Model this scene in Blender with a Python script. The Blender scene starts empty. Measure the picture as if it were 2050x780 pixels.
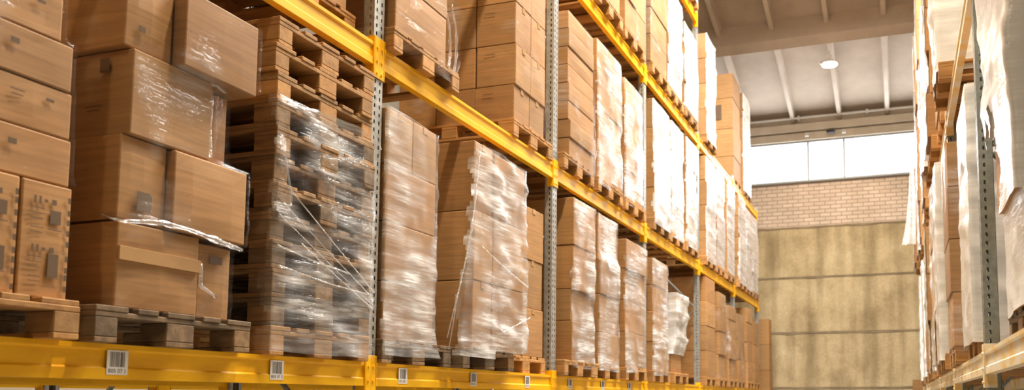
import bpy, math, random
from mathutils import Vector, noise
rnd = random.Random(11)
H = 1.75                      # eye height above the floor; heights below are given from eye level
SC = bpy.context.scene
C = SC.collection
LV = {1: .22, 2: 2.16, 3: 4.19, 4: 6.19}      # tops of the shelf beams, yellow rack
RV = {1: .27, 2: 2.56, 3: 4.85}               # worn rack
PH = .144

# ------------------------------------------------------------------ materials
def mat(name):
    m = bpy.data.materials.new(name); m.use_nodes = True
    nt = m.node_tree; nt.nodes.clear()
    return m, nt
def N(nt, t, **kw):
    n = nt.nodes.new(t)
    for k, v in kw.items():
        if k in n.inputs.keys(): n.inputs[k].default_value = v
        else: setattr(n, k, v)
    return n
def L(nt, a, ao, b, bi): nt.links.new(a.outputs[ao], b.inputs[bi])
def ramp(nt, stops):
    r = nt.nodes.new('ShaderNodeValToRGB')
    e = r.color_ramp.elements
    while len(e) < len(stops): e.new(.5)
    for i, (p, c) in enumerate(stops):
        e[i].position = p; e[i].color = (*c, 1) if len(c) == 3 else c
    return r
def coords(nt, scale, rot=(0, 0, 0), shuffle=False, kind='Object'):
    tc = N(nt, 'ShaderNodeTexCoord'); mp = N(nt, 'ShaderNodeMapping')
    mp.inputs['Scale'].default_value = scale; mp.inputs['Rotation'].default_value = rot
    if shuffle:
        oi = N(nt, 'ShaderNodeObjectInfo'); mu = N(nt, 'ShaderNodeMath', operation='MULTIPLY'); mu.inputs[1].default_value = 37.
        L(nt, oi, 'Random', mu, 0); ad = N(nt, 'ShaderNodeVectorMath', operation='ADD')
        L(nt, tc, kind, ad, 0); L(nt, mu, 0, ad, 1); L(nt, ad, 0, mp, 'Vector')
    else: L(nt, tc, kind, mp, 'Vector')
    return mp
def surf(name, stops, scale=(1, 1, 1), nscale=4, detail=6, rough=.7, metal=0, bump=.1, shuffle=False, tint=None, spec=.5, fine=None, coat=0):
    """noise driven colour; tint: list of colours picked by the object's random number and multiplied in"""
    m, nt = mat(name)
    out = N(nt, 'ShaderNodeOutputMaterial'); p = N(nt, 'ShaderNodeBsdfPrincipled')
    L(nt, p, 0, out, 0)
    mp = coords(nt, scale, shuffle=shuffle)
    no = N(nt, 'ShaderNodeTexNoise', Scale=nscale, Detail=detail, Roughness=.6); L(nt, mp, 0, no, 'Vector')
    r = ramp(nt, stops); L(nt, no, 'Fac', r, 0); col = (r, 'Color')
    if fine:
        mp2 = coords(nt, fine, shuffle=shuffle); n2 = N(nt, 'ShaderNodeTexNoise', Scale=1, Detail=2); L(nt, mp2, 0, n2, 'Vector')
        r2 = ramp(nt, [(.3, (.8, .8, .8)), (.7, (1.08, 1.08, 1.08))]); L(nt, n2, 'Fac', r2, 0)
        mx = N(nt, 'ShaderNodeMix', data_type='RGBA', blend_type='MULTIPLY'); mx.inputs[0].default_value = 1
        L(nt, col[0], col[1], mx, 6); L(nt, r2, 'Color', mx, 7); col = (mx, 2)
    if tint:
        oi = N(nt, 'ShaderNodeObjectInfo'); r3 = ramp(nt, [(i / max(1, len(tint) - 1), c) for i, c in enumerate(tint)]); L(nt, oi, 'Random', r3, 0)
        mx = N(nt, 'ShaderNodeMix', data_type='RGBA', blend_type='MULTIPLY'); mx.inputs[0].default_value = 1
        L(nt, col[0], col[1], mx, 6); L(nt, r3, 'Color', mx, 7); col = (mx, 2)
    L(nt, col[0], col[1], p, 'Base Color')
    p.inputs['Roughness'].default_value = rough; p.inputs['Metallic'].default_value = metal
    p.inputs['Specular IOR Level'].default_value = spec; p.inputs['Coat Weight'].default_value = coat
    if bump:
        b = N(nt, 'ShaderNodeBump', Strength=bump, Distance=.01); L(nt, no, 'Fac', b, 'Height'); L(nt, b, 0, p, 'Normal')
    return m
def plain(name, c, rough=.6, metal=0): return surf(name, [(.3, tuple(x * .9 for x in c)), (.7, c)], rough=rough, metal=metal, bump=0)

M = {}
M['card'] = surf('kraft_cardboard', [(.25, (.36, .19, .067)), (.75, (.45, .255, .10))], nscale=2.2, rough=.72, bump=.03, shuffle=True,
                 tint=[(.80, .74, .66), (1.04, .98, .91), (.9, .84, .76), (1.15, 1.12, 1.08), (.84, .83, .82), (1.1, .98, .86)], fine=(3, 3, 60))
M['print'] = plain('dark_brown_print', (.13, .078, .04), .8)
M['tape'] = surf('brown_packing_tape', [(.3, (.40, .235, .10)), (.7, (.47, .285, .13))], rough=.22, bump=0)
M['wood'] = surf('pallet_wood', [(.25, (.24, .125, .042)), (.5, (.38, .21, .075)), (.8, (.50, .30, .12))], scale=(1.2, 6, 6), nscale=3, rough=.8, bump=.25, shuffle=True,
                 tint=[(.75, .76, .78), (1.15, 1.05, .88), (.88, .82, .75), (1.3, 1.18, 1.0), (.95, .9, .8)])
M['oldwood'] = surf('weathered_pallet_wood', [(.25, (.07, .052, .034)), (.5, (.15, .112, .072)), (.8, (.27, .205, .135))], scale=(1.2, 6, 6), nscale=3, rough=.85, bump=.3, shuffle=True,
                 tint=[(.85, .78, .70), (1.2, 1.05, .9), (1.9, 1.45, .95), (1.0, .9, .78)])
M['yellow'] = surf('yellow_rack_paint', [(.28, (.70, .33, .002)), (.5, (.86, .45, .003)), (.75, (.92, .52, .006))], scale=(1, .5, 2), nscale=5, rough=.42, bump=.03, spec=.3)
M['worn'] = surf('worn_yellow_paint', [(.30, (.78, .42, .03)), (.44, (.80, .58, .25)), (.56, (.78, .70, .55)), (.8, (.82, .78, .68))], scale=(1, 1.2, 3), nscale=4, rough=.45, bump=.08)
M['galv'] = surf('galvanised_steel', [(.3, (.30, .31, .30)), (.7, (.52, .53, .51))], nscale=30, detail=3, rough=.42, metal=.55, bump=.03)
M['greensteel'] = surf('greenish_grey_steel', [(.3, (.17, .18, .15)), (.7, (.28, .29, .25))], nscale=18, detail=3, rough=.42, metal=.2, bump=.03)
M['white'] = plain('white_label_paper', (.80, .78, .74), .6)
M['black'] = plain('black_ink', (.02, .018, .016), .7)
M['rib'] = surf('roof_concrete', [(.3, (.46, .39, .32)), (.7, (.60, .53, .45))], nscale=1.3, rough=.85, bump=.1)
M['slab'] = surf('roof_panel_concrete', [(.3, (.34, .275, .21)), (.7, (.47, .395, .32))], scale=(.6, .6, .6), nscale=1.5, rough=.8, bump=.08)
M['floor'] = surf('worn_concrete_floor', [(.3, (.22, .20, .17)), (.7, (.32, .29, .25))], nscale=1.2, rough=.45, bump=.03)
M['cream'] = surf('cream_painted_concrete', [(.3, (.62, .55, .44)), (.7, (.78, .71, .60))], nscale=2, rough=.7, bump=.04)
M['frame'] = plain('grey_window_frame', (.42, .45, .48), .5)
M['pipe'] = plain('white_pipe', (.80, .79, .76), .4)
M['dark'] = plain('dark_grey_plastic', (.06, .065, .075), .5)
M['sidewall'] = surf('plastered_wall', [(.3, (.36, .29, .21)), (.7, (.46, .38, .28))], nscale=.8, rough=.9, bump=.05)

def concrete_wall():
    m, nt = mat('stained_concrete_panels'); out = N(nt, 'ShaderNodeOutputMaterial'); p = N(nt, 'ShaderNodeBsdfPrincipled', Roughness=.9); L(nt, p, 0, out, 0)
    a = N(nt, 'ShaderNodeTexNoise', Scale=1.1, Detail=8, Roughness=.65); L(nt, coords(nt, (1, 1, 1)), 0, a, 'Vector')
    r = ramp(nt, [(.28, (.33, .255, .145)), (.5, (.52, .42, .26)), (.72, (.66, .56, .38))]); L(nt, a, 'Fac', r, 0)
    s = N(nt, 'ShaderNodeTexNoise', Scale=1, Detail=4); L(nt, coords(nt, (3.2, 1, .35)), 0, s, 'Vector')
    r2 = ramp(nt, [(.35, (.66, .63, .56)), (.60, (1.06, 1.04, 1.0))]); L(nt, s, 'Fac', r2, 0)
    f = N(nt, 'ShaderNodeTexNoise', Scale=26, Detail=3); L(nt, coords(nt, (1, 1, 1)), 0, f, 'Vector')
    r3 = ramp(nt, [(.3, (.88, .88, .86)), (.7, (1.06, 1.06, 1.06))]); L(nt, f, 'Fac', r3, 0)
    x = N(nt, 'ShaderNodeMix', data_type='RGBA', blend_type='MULTIPLY'); x.inputs[0].default_value = 1; L(nt, r, 0, x, 6); L(nt, r2, 0, x, 7)
    y = N(nt, 'ShaderNodeMix', data_type='RGBA', blend_type='MULTIPLY'); y.inputs[0].default_value = 1; L(nt, x, 2, y, 6); L(nt, r3, 0, y, 7)
    L(nt, y, 2, p, 'Base Color')
    b = N(nt, 'ShaderNodeBump', Strength=.3, Distance=.02); L(nt, a, 'Fac', b, 'Height'); L(nt, b, 0, p, 'Normal')
    return m
M['concrete'] = concrete_wall()
def brick_wall():
    m, nt = mat('painted_brickwork'); out = N(nt, 'ShaderNodeOutputMaterial'); p = N(nt, 'ShaderNodeBsdfPrincipled', Roughness=.85); L(nt, p, 0, out, 0)
    tc = N(nt, 'ShaderNodeTexCoord'); sp = N(nt, 'ShaderNodeSeparateXYZ'); L(nt, tc, 'Object', sp, 0)
    cb = N(nt, 'ShaderNodeCombineXYZ'); L(nt, sp, 'X', cb, 'X'); L(nt, sp, 'Z', cb, 'Y')
    b = N(nt, 'ShaderNodeTexBrick', Scale=1.0); b.inputs['Brick Width'].default_value = .26; b.inputs['Row Height'].default_value = .096; b.inputs['Mortar Size'].default_value = .012
    b.inputs['Color1'].default_value = (.62, .49, .40, 1); b.inputs['Color2'].default_value = (.72, .59, .49, 1); b.inputs['Mortar'].default_value = (.42, .33, .27, 1)
    L(nt, cb, 0, b, 'Vector')
    n = N(nt, 'ShaderNodeTexNoise', Scale=1.5, Detail=5); L(nt, tc, 'Object', n, 'Vector')
    r = ramp(nt, [(.3, (.85, .85, .82)), (.7, (1.08, 1.08, 1.08))]); L(nt, n, 'Fac', r, 0)
    x = N(nt, 'ShaderNodeMix', data_type='RGBA', blend_type='MULTIPLY'); x.inputs[0].default_value = 1; L(nt, b, 0, x, 6); L(nt, r, 0, x, 7); L(nt, x, 2, p, 'Base Color')
    bu = N(nt, 'ShaderNodeBump', Strength=.5, Distance=.01, invert=True); L(nt, b, 'Fac', bu, 'Height'); L(nt, bu, 0, p, 'Normal')
    return m
M['brick'] = brick_wall()

def sheet_fresnel(nt, f0, k):
    lw = N(nt, 'ShaderNodeLayerWeight', Blend=.5); pw = N(nt, 'ShaderNodeMath', operation='POWER'); pw.inputs[1].default_value = 4.; L(nt, lw, 'Facing', pw, 0)
    ma = N(nt, 'ShaderNodeMath', operation='MULTIPLY_ADD', use_clamp=True); ma.inputs[1].default_value = (1 - f0) * k; ma.inputs[2].default_value = f0 * k; L(nt, pw, 0, ma, 0); return ma
def film(name, haze, base, patch, rough, gloss=.6, bumpy=.4, tilt=.25, col=(.93, .95, .98)):
    """stretch film: clear plastic, a wrinkled gloss, painted white for its bunching and its glare. base: haze everywhere; haze: haze of the streaks; patch: (from, to) of the noise that says where they lie"""
    m, nt = mat(name); out = N(nt, 'ShaderNodeOutputMaterial')
    t = N(nt, 'ShaderNodeBsdfTransparent'); t.inputs[0].default_value = (.98, .98, .98, 1)
    g = N(nt, 'ShaderNodeBsdfGlossy', Roughness=rough); g.inputs[0].default_value = (1, 1, 1, 1)
    d = N(nt, 'ShaderNodeBsdfDiffuse'); d.inputs[0].default_value = (*col, 1)
    a = N(nt, 'ShaderNodeTexNoise', Scale=1, Detail=4, Roughness=.6); L(nt, coords(nt, (1.6, 1.6, 17), (tilt, 0, 0), True), 0, a, 'Vector')
    b = N(nt, 'ShaderNodeTexNoise', Scale=1, Detail=2); L(nt, coords(nt, (2.6, 2.6, 2.0), (0, 0, 0), True), 0, b, 'Vector')
    c = N(nt, 'ShaderNodeTexNoise', Scale=1, Detail=2); L(nt, coords(nt, (6, 6, 70), (tilt * 2.2, 0, 0), True), 0, c, 'Vector')
    pb = ramp(nt, [(patch[0] - .06, (bumpy * .3,) * 3), (patch[1], (bumpy,) * 3)]); L(nt, b, 'Fac', pb, 0)
    k = N(nt, 'ShaderNodeTexNoise', Scale=1, Detail=3, Roughness=.65); L(nt, coords(nt, (22, 22, 40), (tilt, .3, 0), True), 0, k, 'Vector')
    bu = N(nt, 'ShaderNodeBump', Distance=.03); L(nt, a, 'Fac', bu, 'Height'); L(nt, pb, 0, bu, 'Strength')
    bu2 = N(nt, 'ShaderNodeBump', Distance=.006); L(nt, c, 'Fac', bu2, 'Height'); L(nt, bu, 0, bu2, 'Normal'); L(nt, pb, 0, bu2, 'Strength')
    bu3 = N(nt, 'ShaderNodeBump', Distance=.012); L(nt, k, 'Fac', bu3, 'Height'); L(nt, bu2, 0, bu3, 'Normal'); L(nt, pb, 0, bu3, 'Strength')
    L(nt, bu3, 0, g, 'Normal')
    st = ramp(nt, [(.38, (.14, .14, .14)), (.62, (1, 1, 1))]); L(nt, a, 'Fac', st, 0)
    fi = ramp(nt, [(.40, (.45, .45, .45)), (.62, (1, 1, 1))]); L(nt, c, 'Fac', fi, 0)
    pa = ramp(nt, [(patch[0], (0, 0, 0)), (patch[1], (1, 1, 1))]); L(nt, b, 'Fac', pa, 0)
    mu = N(nt, 'ShaderNodeMath', operation='MULTIPLY'); L(nt, st, 0, mu, 0); L(nt, pa, 0, mu, 1)
    mv = N(nt, 'ShaderNodeMath', operation='MULTIPLY'); L(nt, mu, 0, mv, 0); L(nt, fi, 0, mv, 1)
    m2 = N(nt, 'ShaderNodeMath', operation='MULTIPLY_ADD', use_clamp=True); m2.inputs[1].default_value = haze; m2.inputs[2].default_value = base; L(nt, mv, 0, m2, 0)
    f1 = sheet_fresnel(nt, .06, gloss); pg = ramp(nt, [(patch[0] - .04, (.35,) * 3), (patch[1], (1.8,) * 3)]); L(nt, b, 'Fac', pg, 0)
    f2 = N(nt, 'ShaderNodeMath', operation='MULTIPLY', use_clamp=True); L(nt, f1, 0, f2, 0); L(nt, pg, 0, f2, 1)
    x1 = N(nt, 'ShaderNodeMixShader'); L(nt, m2, 0, x1, 0); L(nt, t, 0, x1, 1); L(nt, d, 0, x1, 2)
    x2 = N(nt, 'ShaderNodeMixShader'); L(nt, f2, 0, x2, 0); L(nt, x1, 0, x2, 1); L(nt, g, 0, x2, 2)
    L(nt, x2, 0, out, 0)
    return m
M['film'] = film('clear_stretch_film', .30, .006, (.54, .70), .10, .30, .8)
M['stack_film'] = film('creased_stretch_film', .62, .008, (.36, .66), .14, .4, .8, .7)
M['strand'] = film('fold_and_glint_film', .45, .10, (.3, .6), .15, 1.0, .8)  # white also stands in for glints along the film
M['glare_milk'] = film('glare_stretch_film', .85, .06, (.36, .60), .20, .4, .5, .45)  # white patches stand in for glare on the film
M['bright_film'] = film('brightened_white_film', .3, .78, (.30, .55), .28, .6, .3)  # whiteness raised to brighten film that little light reaches
M['pale'] = film('far_glare_film', .60, .30, (.28, .62), .25, .5, .4, .4)  # even white haze painted for the blown-out glare of far film
M['white_film'] = film('white_stretch_film', .6, .45, (.30, .55), .25, .8, .35)  # whiteness also stands in for strong light on the film
def glass():
    m, nt = mat('window_glass'); out = N(nt, 'ShaderNodeOutputMaterial'); t = N(nt, 'ShaderNodeBsdfTransparent'); g = N(nt, 'ShaderNodeBsdfGlossy', Roughness=.02)
    f = sheet_fresnel(nt, .04, .6); x = N(nt, 'ShaderNodeMixShader'); L(nt, f, 0, x, 0); L(nt, t, 0, x, 1); L(nt, g, 0, x, 2); L(nt, x, 0, out, 0); return m
M['glass'] = glass()
def emit(name, c, s):
    m, nt = mat(name); out = N(nt, 'ShaderNodeOutputMaterial'); e = N(nt, 'ShaderNodeEmission', Strength=s); e.inputs[0].default_value = (*c, 1); L(nt, e, 0, out, 0); return m
M['lamp'] = emit('lamp_glow', (1, .86, .62), 14)

# ------------------------------------------------------------------ mesh helpers
class MB:
    def __init__(s): s.v = []; s.f = []; s.m = []
    def add(s, vs, fs, mi=0):
        o = len(s.v); s.v += vs; s.f += [[o + i for i in f] for f in fs]; s.m += [mi] * len(fs); return s
    def box(s, x0, x1, y0, y1, z0, z1, b=.003, mi=0):
        if x0 > x1: x0, x1 = x1, x0
        if y0 > y1: y0, y1 = y1, y0
        b = min(b, (x1 - x0) * .3, (y1 - y0) * .3, (z1 - z0) * .3)
        V = []; idx = {}
        lo = (x0, y0, z0); hi = (x1, y1, z1)
        for sx in (0, 1):
            for sy in (0, 1):
                for sz in (0, 1):
                    for a in range(3):                       # vertex lying on the face of axis a
                        sg = (sx, sy, sz); p = []
                        for k in range(3):
                            e = hi[k] if sg[k] else lo[k]
                            if k != a: e += -b if sg[k] else b
                            p.append(e)
                        idx[(sg, a)] = len(V); V.append(tuple(p))
        F = []
        for a in range(3):
            u, w = [(1, 2), (2, 0), (0, 1)][a]
            for s_ in (0, 1):
                q = []
                for (i, j) in ((0, 0), (1, 0), (1, 1), (0, 1)):
                    g = [0, 0, 0]; g[a] = s_; g[u] = i; g[w] = j; q.append(idx[(tuple(g), a)])
                F.append(q if s_ else q[::-1])
        for a in range(3):                                   # edges along axis a
            u, w = [(1, 2), (2, 0), (0, 1)][a]
            for i in (0, 1):
                for j in (0, 1):
                    g0 = [0, 0, 0]; g0[u] = i; g0[w] = j; g1 = list(g0); g1[a] = 1
                    q = [idx[(tuple(g0), u)], idx[(tuple(g1), u)], idx[(tuple(g1), w)], idx[(tuple(g0), w)]]
                    F.append(q if i == j else q[::-1])
        for g in [(i, j, k) for i in (0, 1) for j in (0, 1) for k in (0, 1)]:
            q = [idx[(g, 0)], idx[(g, 1)], idx[(g, 2)]]
            F.append(q if sum(g) % 2 else q[::-1])
        return s.add(V, F, mi)
    def cyl(s, p0, p1, r, n=12, mi=0, r1=None):
        p0 = Vector(p0); p1 = Vector(p1); d = (p1 - p0).normalized(); r1 = r if r1 is None else r1
        a = d.orthogonal().normalized(); b = d.cross(a)
        V = []
        for (p, rr) in ((p0, r), (p1, r1)):
            for i in range(n):
                t = 2 * math.pi * i / n; V.append(tuple(p + (a * math.cos(t) + b * math.sin(t)) * rr))
        F = [[i, (i + 1) % n, n + (i + 1) % n, n + i] for i in range(n)] + [list(range(n))[::-1], list(range(n, 2 * n))]
        return s.add(V, F, mi)
    def prism_y(s, prof, y0, y1, mi=0):
        """closed profile of (x, z) run along y"""
        n = len(prof); V = [(x, y0, z) for x, z in prof] + [(x, y1, z) for x, z in prof]
        F = [[i, n + i, n + (i + 1) % n, (i + 1) % n] for i in range(n)] + [list(range(n)), list(range(n, 2 * n))[::-1]]
        return s.add(V, F, mi)
    def mesh(s, name, mats, smooth=False):
        me = bpy.data.meshes.new(name); me.from_pydata(s.v, [], s.f); me.update()
        for m in (mats if isinstance(mats, (list, tuple)) else [mats]): me.materials.append(m)
        if len(me.materials) > 1: me.polygons.foreach_set('material_index', s.m)
        if smooth: me.polygons.foreach_set('use_smooth', [True] * len(me.polygons))
        import bmesh
        bm = bmesh.new(); bm.from_mesh(me); bmesh.ops.recalc_face_normals(bm, faces=bm.faces); bm.to_mesh(me); bm.free()
        return me
    def build(s, name, mats, parent=None, loc=None, smooth=False): return link(name, s.mesh(name, mats, smooth), parent, loc)
def link(name, me, parent=None, loc=None, rz=0):
    o = bpy.data.objects.new(name, me); C.objects.link(o)
    if parent is not None: o.parent = parent
    if loc is not None: o.location = loc
    o.rotation_euler[2] = rz
    return o
def tag(o, label=None, cat=None, group=None, kind=None):
    for k, v in (('label', label), ('category', cat), ('group', group), ('kind', kind)):
        if v: o[k] = v
    return o
def struct(o): o['kind'] = 'structure'; return o

# ------------------------------------------------------------------ cartons
def carton_mesh(sx, sy, sz, seed, r=.006, bulge=.006):
    rg = random.Random(seed)
    hs = (sx / 2, sy / 2, sz / 2)
    def ax(h): return [-h, -h + r, -h * .55, 0., h * .55, h - r, h]
    A = [ax(h) for h in hs]; n = 7; idx = {}; V = []; F = []
    bl = {(a, s): rg.uniform(-.3, 1) * bulge for a in range(3) for s in (0, 1)}
    bl[(2, 0)] = 0; bl[(2, 1)] = min(bl[(2, 1)], .001)
    off = Vector((rg.uniform(0, 50),) * 3)
    def vert(i, j, k):
        if (i, j, k) in idx: return idx[(i, j, k)]
        p = Vector((A[0][i], A[1][j], A[2][k])); q = Vector([max(-h + r, min(h - r, c)) for c, h in zip(p, hs)]); d = p - q
        if d.length > 1e-9: p = q + d.normalized() * r
        u = [p[a] / hs[a] for a in range(3)]
        for a, ii in enumerate((i, j, k)):
            if ii in (0, n - 1):
                o = [b for b in range(3) if b != a]
                w = (1 - u[o[0]] ** 2) * (1 - u[o[1]] ** 2)
                dd = bl[(a, int(ii > 0))] * w
                if a < 2: dd += .004 * w * noise.noise(p * 9 + off)
                p[a] += dd if ii > 0 else -dd
        idx[(i, j, k)] = len(V); V.append((p.x, p.y, p.z + hs[2])); return idx[(i, j, k)]
    for a in range(3):
        for s in (0, n - 1):
            for i in range(n - 1):
                for j in range(n - 1):
                    q = []
                    for (di, dj) in ((0, 0), (1, 0), (1, 1), (0, 1)):
                        g = [0, 0, 0]; g[a] = s; g[(a + 1) % 3] = i + di; g[(a + 2) % 3] = j + dj; q.append(vert(*g))
                    F.append(q if s else q[::-1])
    m = MB(); m.add(V, F)
    return m.mesh('cardboard_box', M['card'])
CM = {}
def carton(x0, x1, y0, y1, z0, z1, label, group, rz=0, tape=False, marks=None, bulge=.006):
    """a carton filling the given space (heights from eye level)"""
    if x0 > x1: x0, x1 = x1, x0
    s = tuple(round(d, 3) for d in (x1 - x0 - .008, y1 - y0 - .006, z1 - z0 - .004))
    key = (*s, rnd.randrange(3))
    if key not in CM: CM[key] = carton_mesh(*s, hash(key) % 9999, bulge=bulge)
    o = link('cardboard_box', CM[key], None, ((x0 + x1) / 2, (y0 + y1) / 2, z0 + H), rz)
    tag(o, label, 'box', group)
    if tape:        # tape over the flap seam, folded down the two ends
        t = MB(); w = .025; e = .0045
        if s[0] > s[1] * 1.0: 
            t.box(-s[0] / 2, s[0] / 2, -w, w, s[2] - .001, s[2] + .002, .0005)
            for q in (-1, 1): t.box(q * s[0] / 2 - .001 * q, q * (s[0] / 2 + e), -w, w, s[2] - .045, s[2] + .001, .0005)
        else:
            t.box(-w, w, -s[1] / 2, s[1] / 2, s[2] - .001, s[2] + .002, .0005)
            for q in (-1, 1): t.box(-w, w, q * s[1] / 2 - .001 * q, q * (s[1] / 2 + e), s[2] - .045, s[2] + .001, .0005)
        t.build('packing_tape', M['tape'], o)
    if marks:       # printing on the face that looks at the aisle / along the rack
        for face, lst in marks.items():
            k = MB()
            for (u, v, w, h) in lst:      # u along the face 0..1, v up 0..1, sizes in metres
                zc = v * s[2]
                if face in ('+x', '-x'):
                    q = 1 if face == '+x' else -1; yc = (u - .5) * s[1]; xx = q * (s[0] / 2 + .0052 + bulge * .9)
                    k.box(xx - .0012, xx, yc - w / 2, yc + w / 2, zc - h / 2, zc + h / 2, .0003)
                else:
                    xc = (u - .5) * s[0]; yy = -(s[1] / 2 + .0052 + bulge * .9)
                    k.box(xc - w / 2, xc + w / 2, yy, yy + .0012, zc - h / 2, zc + h / 2, .0003)
            k.build('printed_lettering', M['print'], o)
    return o

# ------------------------------------------------------------------ pallets
PW, PD = .8, 1.2
def pallet_meshes(tag_, mt):
    d = {}
    for v in range(2):
        rg = random.Random(v + 5); t = MB()
        y = -.4
        for w in (.145, .1, .145, .1, .145):
            e = rg.uniform(-.006, .006); t.box(-.6 + e, .6 + e, y, y + w, .122, .144, .003); y += w + (.8 - .635) / 4
        for x in (-.5275, 0, .5275): t.box(x - .0725, x + .0725, -.4, .4, .1, .122, .003)
        d['top_deck', v] = t.mesh('top_deck', mt)
    d['block'] = MB().box(-.0725, .0725, -.05, .05, 0, .078, .004).mesh('block', mt)
    d['middle'] = MB().box(-.0725, .0725, -.0725, .0725, 0, .078, .004).mesh('block', mt)
    d['runner'] = MB().box(-.6, .6, -.05, .05, 0, .022, .003).mesh('bottom_runner', mt)
    d['mrunner'] = MB().box(-.6, .6, -.0725, .0725, 0, .022, .003).mesh('bottom_runner', mt)
    a = MB()
    for v, f in ((0, 0),):
        y = -.4
        for w in (.145, .1, .145, .1, .145): a.box(-.6, .6, y, y + w, .122, .144, .003); y += w + (.8 - .635) / 4
        for x in (-.5275, 0, .5275):
            a.box(x - .0725, x + .0725, -.4, .4, .1, .122, .003)
            for yy, w in ((-.35, .05), (0, .0725), (.35, .05)): a.box(x - .0725, x + .0725, yy - w, yy + w, .022, .1, .003)
        for yy, w in ((-.35, .05), (0, .0725), (.35, .05)): a.box(-.6, .6, yy - w, yy + w, 0, .022, .003)
    d['all'] = a.mesh('wooden_pallet', mt)
    return d
PM = {'new': pallet_meshes('new', M['wood']), 'old': pallet_meshes('old', M['oldwood'])}
def pallet(x, y, z, label, group, kind='new', parts=True, rz=0):
    d = PM[kind]
    if not parts: return tag(link('wooden_pallet', d['all'], None, (x, y, z + H), rz), label, 'pallet', group)
    p = link('wooden_pallet', None, None, (x, y, z + H), rz); tag(p, label, 'pallet', group)
    link('top_deck', d['top_deck', rnd.randrange(2)], p)
    for yy in (-.35, 0, .35):
        link('bottom_runner', d['runner' if yy else 'mrunner'], p, (0, yy, 0))
        for xx in (-.5275, 0, .5275): link('block', d['block' if yy else 'middle'], p, (xx, yy, .022))
    return p

# ------------------------------------------------------------------ stretch film round a load
def hull(pts):
    pts = sorted(set(pts))
    def half(ps):
        h = []
        for p in ps:
            while len(h) > 1 and (h[-1][0] - h[-2][0]) * (p[1] - h[-2][1]) - (h[-1][1] - h[-2][1]) * (p[0] - h[-2][0]) <= 0: h.pop()
            h.append(p)
        return h
    a = half(pts); b = half(pts[::-1]); return a[:-1] + b[:-1]
def cast(h, cx, cy, dx, dy):
    best = 0
    for i in range(len(h)):
        (x0, y0), (x1, y1) = h[i], h[(i + 1) % len(h)]
        ex, ey = x1 - x0, y1 - y0; den = dx * ey - dy * ex
        if abs(den) < 1e-12: continue
        t = ((x0 - cx) * ey - (y0 - cy) * ex) / den; u = ((x0 - cx) * dy - (y0 - cy) * dx) / den
        if t > 0 and -1e-6 <= u <= 1 + 1e-6: best = max(best, t)
    return best
def wrap(boxes, z0, z1, m, label, group='stretch film around the pallet loads', crease=.012, flare=None, dz=.035, reach=.06, step=.022, torn=False, hide=None):
    """a sleeve of film stretched round boxes (x0,x1,y0,y1,z0,z1); flare(z, x, y) -> (dx, dy) lets the film hang loose"""
    X0 = min(b[0] for b in boxes); X1 = max(b[1] for b in boxes); Y0 = min(b[2] for b in boxes); Y1 = max(b[3] for b in boxes)
    cx, cy = (X0 + X1) / 2, (Y0 + Y1) / 2
    per = []
    def run(ax, ay, bx, by):
        n = max(6, int(math.hypot(bx - ax, by - ay) / step)); per.extend([(ax + (bx - ax) * i / n, ay + (by - ay) * i / n) for i in range(n)])
    run(X0, Y0, X1, Y0); run(X1, Y0, X1, Y1); run(X1, Y1, X0, Y1); run(X0, Y1, X0, Y0)
    dirs = [((px - cx), (py - cy)) for px, py in per]; dirs = [(a / math.hypot(a, b), b / math.hypot(a, b)) for a, b in dirs]
    nz = max(4, int((z1 - z0) / dz)); zs = [z0 + (z1 - z0) * i / nz for i in range(nz + 1)]
    raw = []; rows = []
    for z in zs:
        for wdt, dst in ((.012, raw), (reach, rows)):
            bs = [b for b in boxes if b[4] - wdt < z < b[5] + wdt] or [min(boxes, key=lambda b: min(abs(b[4] - z), abs(b[5] - z)))]
            h = hull([(x, y) for b in bs for x in (b[0] - .007, b[1] + .007) for y in (b[2] - .007, b[3] + .007)])
            dst.append([cast(h, cx, cy, a, b) for a, b in dirs])
    n = len(per); sm = []
    for i in range(nz + 1):
        w = [rows[j] for j in range(max(0, i - 1), min(nz, i + 1) + 1)]
        sm.append([max(sum(r[k] for r in w) / len(w), raw[i][k]) for k in range(n)])
    ph = rnd.uniform(0, 90); V = []
    for i, z in enumerate(zs):
        for k in range(n):
            a, b = dirs[k]; s = k / n * 2 * (X1 - X0 + Y1 - Y0)
            q = noise.noise(Vector((s * 2.2 + ph, z * 9 + s * 1.6, ph))) ; q2 = noise.noise(Vector((s * 6 - z * 5, z * 14 + ph, ph)))
            rr = sm[i][k] + crease * (max(0, q) * 1.6 + max(0, q2) * .8)
            x, y = cx + a * rr, cy + b * rr
            if flare:
                fx, fy = flare(z, x, y); x += fx; y += fy
            V.append((x, y, z + H + .008 * q * (1 if 0 < i < nz else 1.5)))
    kn = int((X1 - X0) / step)
    keep = lambda i, k: not torn or k > kn - 1 - (5 if torn == 'ragged' else 1.5) * max(0, noise.noise(Vector((i * .22, ph, 1))) + .25)  # opens the near side, where unlit film would not show
    F = [[i * n + k, i * n + (k + 1) % n, (i + 1) * n + (k + 1) % n, (i + 1) * n + k] for i in range(nz) for k in range(n) if keep(i, k) and not (hide and hide(*[V[i * n + k][q] - (H if q == 2 else 0) for q in range(3)]))]
    ms = MB(); ms.add([(v[0] - cx, v[1] - cy, v[2] - z0 - H) for v in V], F)
    o = ms.build('stretch_wrap', M[m], None, (cx, cy, z0 + H), smooth=True)
    return tag(o, label, 'plastic wrap', group)

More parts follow.
